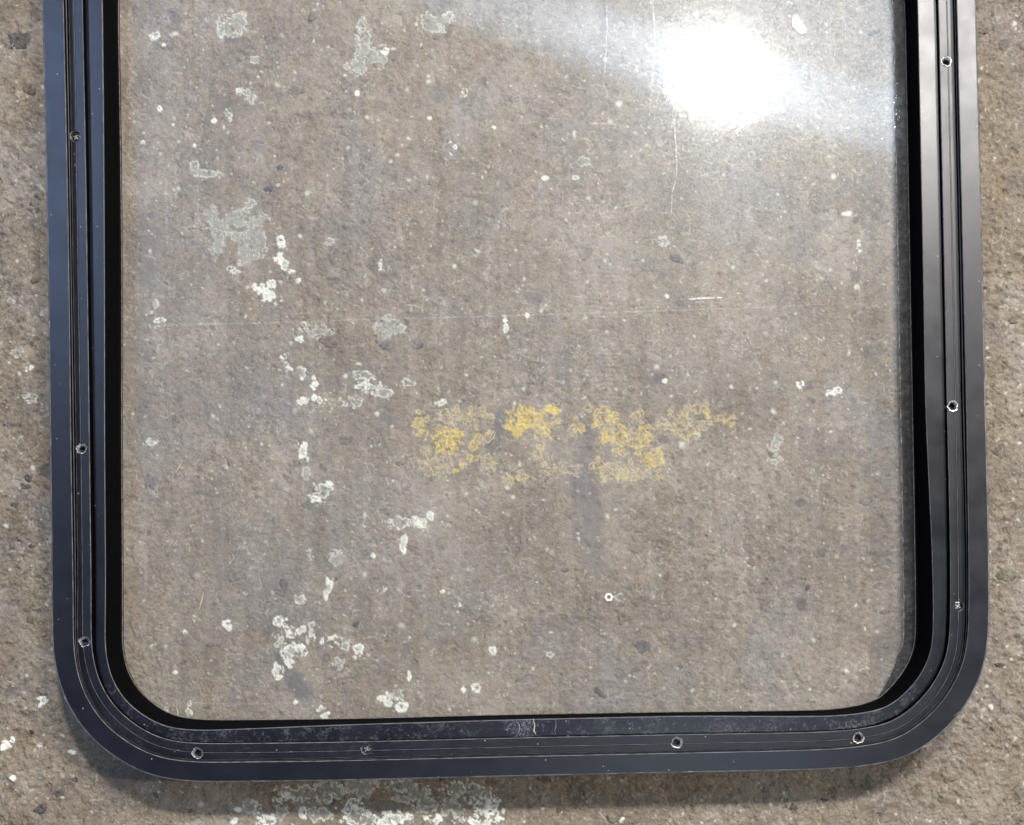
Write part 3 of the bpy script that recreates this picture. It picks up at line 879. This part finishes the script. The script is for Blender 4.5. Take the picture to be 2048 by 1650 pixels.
crust = [tuple(path[i] + nrm[i] * (cols[i, 6] + 25.5)) for i in range(i_a + 24, i_b, 3)]
smear('strip_edge', crust, 1.1, ZG + .3, mat_film('strip_edge_film', (.6, .62, .65), .35), pane, 55, False, .9)

# ---- marks on the pane
M_DRIP = mat_film('dried_drip', (.9, .92, .95), .60)
M_SCR = mat_film('scratch_line', (.95, .95, .93), .20)
M_GLINT = mat_film('bright_scratch', (1, 1, 1), 1.0)
zt = ZG + .12
smear('drip_mark', [(1302,-120),(1306,0),(1309,60),(1307,120),(1302,180),(1299,235)], 1.8, zt, M_DRIP, pane, 5)
smear('drip_mark', [(1362,0),(1358,70),(1352,140),(1348,230),(1352,300),(1354,345),(1345,385),(1342,430)], 1.6, zt, M_DRIP, pane, 6)
smear('drip_mark', [(1213,-50),(1214,60),(1210,130),(1207,170)], 1.4, zt, M_DRIP, pane, 7)
smear('drip_mark', [(333,330),(332,420),(336,500)], 4.0, zt, mat_film('dust_run', (.9, .9, .92), .14), pane, 8)
smear('drip_mark', [(352,330),(350,420)], 3.0, zt, mat_film('dust_run_thin', (.9, .9, .92), .12), pane, 9)
smear('drip_mark', [(395,300),(396,380),(397,470)], 2.4, zt, mat_film('dust_run_pale', (.9, .9, .92), .12), pane, 10)
smear('scratch', [(272,655),(420,649),(700,640),(1000,632),(1300,622),(1500,616),(1690,606)], 1.3, zt, M_SCR, pane, 11)
smear('scratch', [(280,651),(460,646)], 1.4, zt, M_SCR, pane, 12)
smear('scratch', [(1376,598),(1416,596),(1446,595)], 1.9, zt, M_GLINT, pane, 13)
smear('scratch', [(1280,600),(1376,598)], .7, zt, M_SCR, pane, 14)
smear('scratch', [(1446,595),(1490,594)], .7, zt, M_SCR, pane, 15)
smear('scratch', [(340,1404),(480,1408),(640,1405)], .8, zt, M_SCR, pane, 16)
smear('scratch', [(1182,246),(1232,249)], 1.1, zt, mat_film('amber_scratch', (.95, .8, .55), .8), pane, 17)

# ------------------------------------------------------------------ loose things on the floor
def tag(o, label, cat, group=None):
    o['label'] = label; o['category'] = cat
    if group: o['group'] = group


# hexagonal nut
zb = zfloor(1217.5, 1194.5)
vs, fs = [], []
rings = [('hex', 9.6, 0), ('hex', 9.6, 4.2), ('hex', 8.6, 5.2), ('cir', 4.4, 5.2), ('cir', 3.6, 4.4), ('cir', 3.6, 0)]
NN = 24
for kind, r, z in rings:
    for i in range(NN):
        t = 2 * math.pi * i / NN + .08
        rr_ = r * math.cos(math.pi / 6) / math.cos((t - .08 + math.pi / 6) % (math.pi / 3) - math.pi / 6) if kind == 'hex' else r
        vs.append(P(1217.5 + rr_ * math.sin(t), 1194.5 + rr_ * math.cos(t), zb + .6 + z * .8))
for k_ in range(6):
    for i in range(NN):
        a_, b_ = k_, (k_ + 1) % 6
        fs.append((a_ * NN + i, a_ * NN + (i + 1) % NN, b_ * NN + (i + 1) % NN, b_ * NN + i))
nut = mesh_obj('hex_nut', vs, fs, M_NUT)
tag(nut, 'small white hexagonal nut lying on the concrete under the pane', 'nut')


def flake(name, pts, h, mat, label, cat):
    cx = sum(p[0] for p in pts) / len(pts); cy = sum(p[1] for p in pts) / len(pts)
    zb = zfloor(cx, cy) + .8
    n_ = len(pts); r_ = random.Random(int(cx))
    vs = [P(x, y, zb) for x, y in pts] + [P(cx + (x - cx) * .97, cy + (y - cy) * .97, zb + h * .8 + r_.uniform(-.15, .15)) for x, y in pts] + [P(cx + (x - cx) * .6, cy + (y - cy) * .6, zb + h) for x, y in pts] + [P(cx, cy, zb + h * 1.05)]
    fs = []
    for r in range(2):
        for i in range(n_):
            j = (i + 1) % n_
            fs.append((r * n_ + i, r * n_ + j, (r + 1) * n_ + j, (r + 1) * n_ + i))
    for i in range(n_):
        fs.append((2 * n_ + i, 2 * n_ + (i + 1) % n_, 3 * n_))
    fs.append(tuple(range(n_ - 1, -1, -1)))
    o = mesh_obj(name, vs, fs, mat)
    tag(o, label, cat)
    return o


flake('paint_chip', [(1586,31),(1591,28),(1597,32),(1603,42),(1610,52),(1614,58),(1612,65),(1606,68),(1600,67),(1592,60),(1584,53),(1584,43)], 3, M_CHIP,
      'bright white paint chip on the floor beside the lamp reflection', 'paint chip')
flake('rubber_scrap', [(1189,1376),(1194,1373),(1204,1384),(1213,1391),(1211,1396),(1200,1391),(1190,1383)], 3, M_DARK, 'small dark oblong scrap near the bottom edge of the pane', 'debris')
flake('leaf_scrap', [(1737,66),(1745,64),(1756,62),(1762,61),(1755,66),(1746,70),(1738,70)], 2, M_DARK, 'dark curled leaf scrap under the pane by the right side at the top', 'debris')
flake('dirt_crumb', [(712,1243),(719,1241),(718,1247),(715,1253),(707,1252),(706,1247)], 3, M_DARK, 'tiny dark crumb of dirt left of centre low under the pane', 'debris')
flake('seed_husk', [(58,1459),(64,1460),(69,1464),(66,1468),(61,1466)], 3, M_DARK, 'tiny dark seed husk on the floor left of the rounded corner', 'debris')
flake('dirt_crumb', [(1612,1171),(1619,1168),(1621,1176),(1615,1181),(1611,1178)], 3, M_DARK, 'tiny dark crumb under the pane in its lower right part', 'debris')


def straw(pts, wd, label, mat=M_STRAW):
    o = smear('straw', pts, wd, 3.2, mat, None, 21, True, 1.2)
    tag(o, label, 'straw')


straw([(408,1183),(404,1200),(398,1220)], 1.3, 'short pale straw standing out in the lower left of the pane area')
straw([(366,920),(358,935),(350,948)], 1.2, 'short pale straw beside the purple stone near the left side')
straw([(992,865),(985,878),(975,888)], 1.3, 'pale yellowish straw lying across the yellow paint')
straw([(352,1440),(356,1425),(352,1412)], 1.2, 'white thread close to the bottom left corner of the pane')
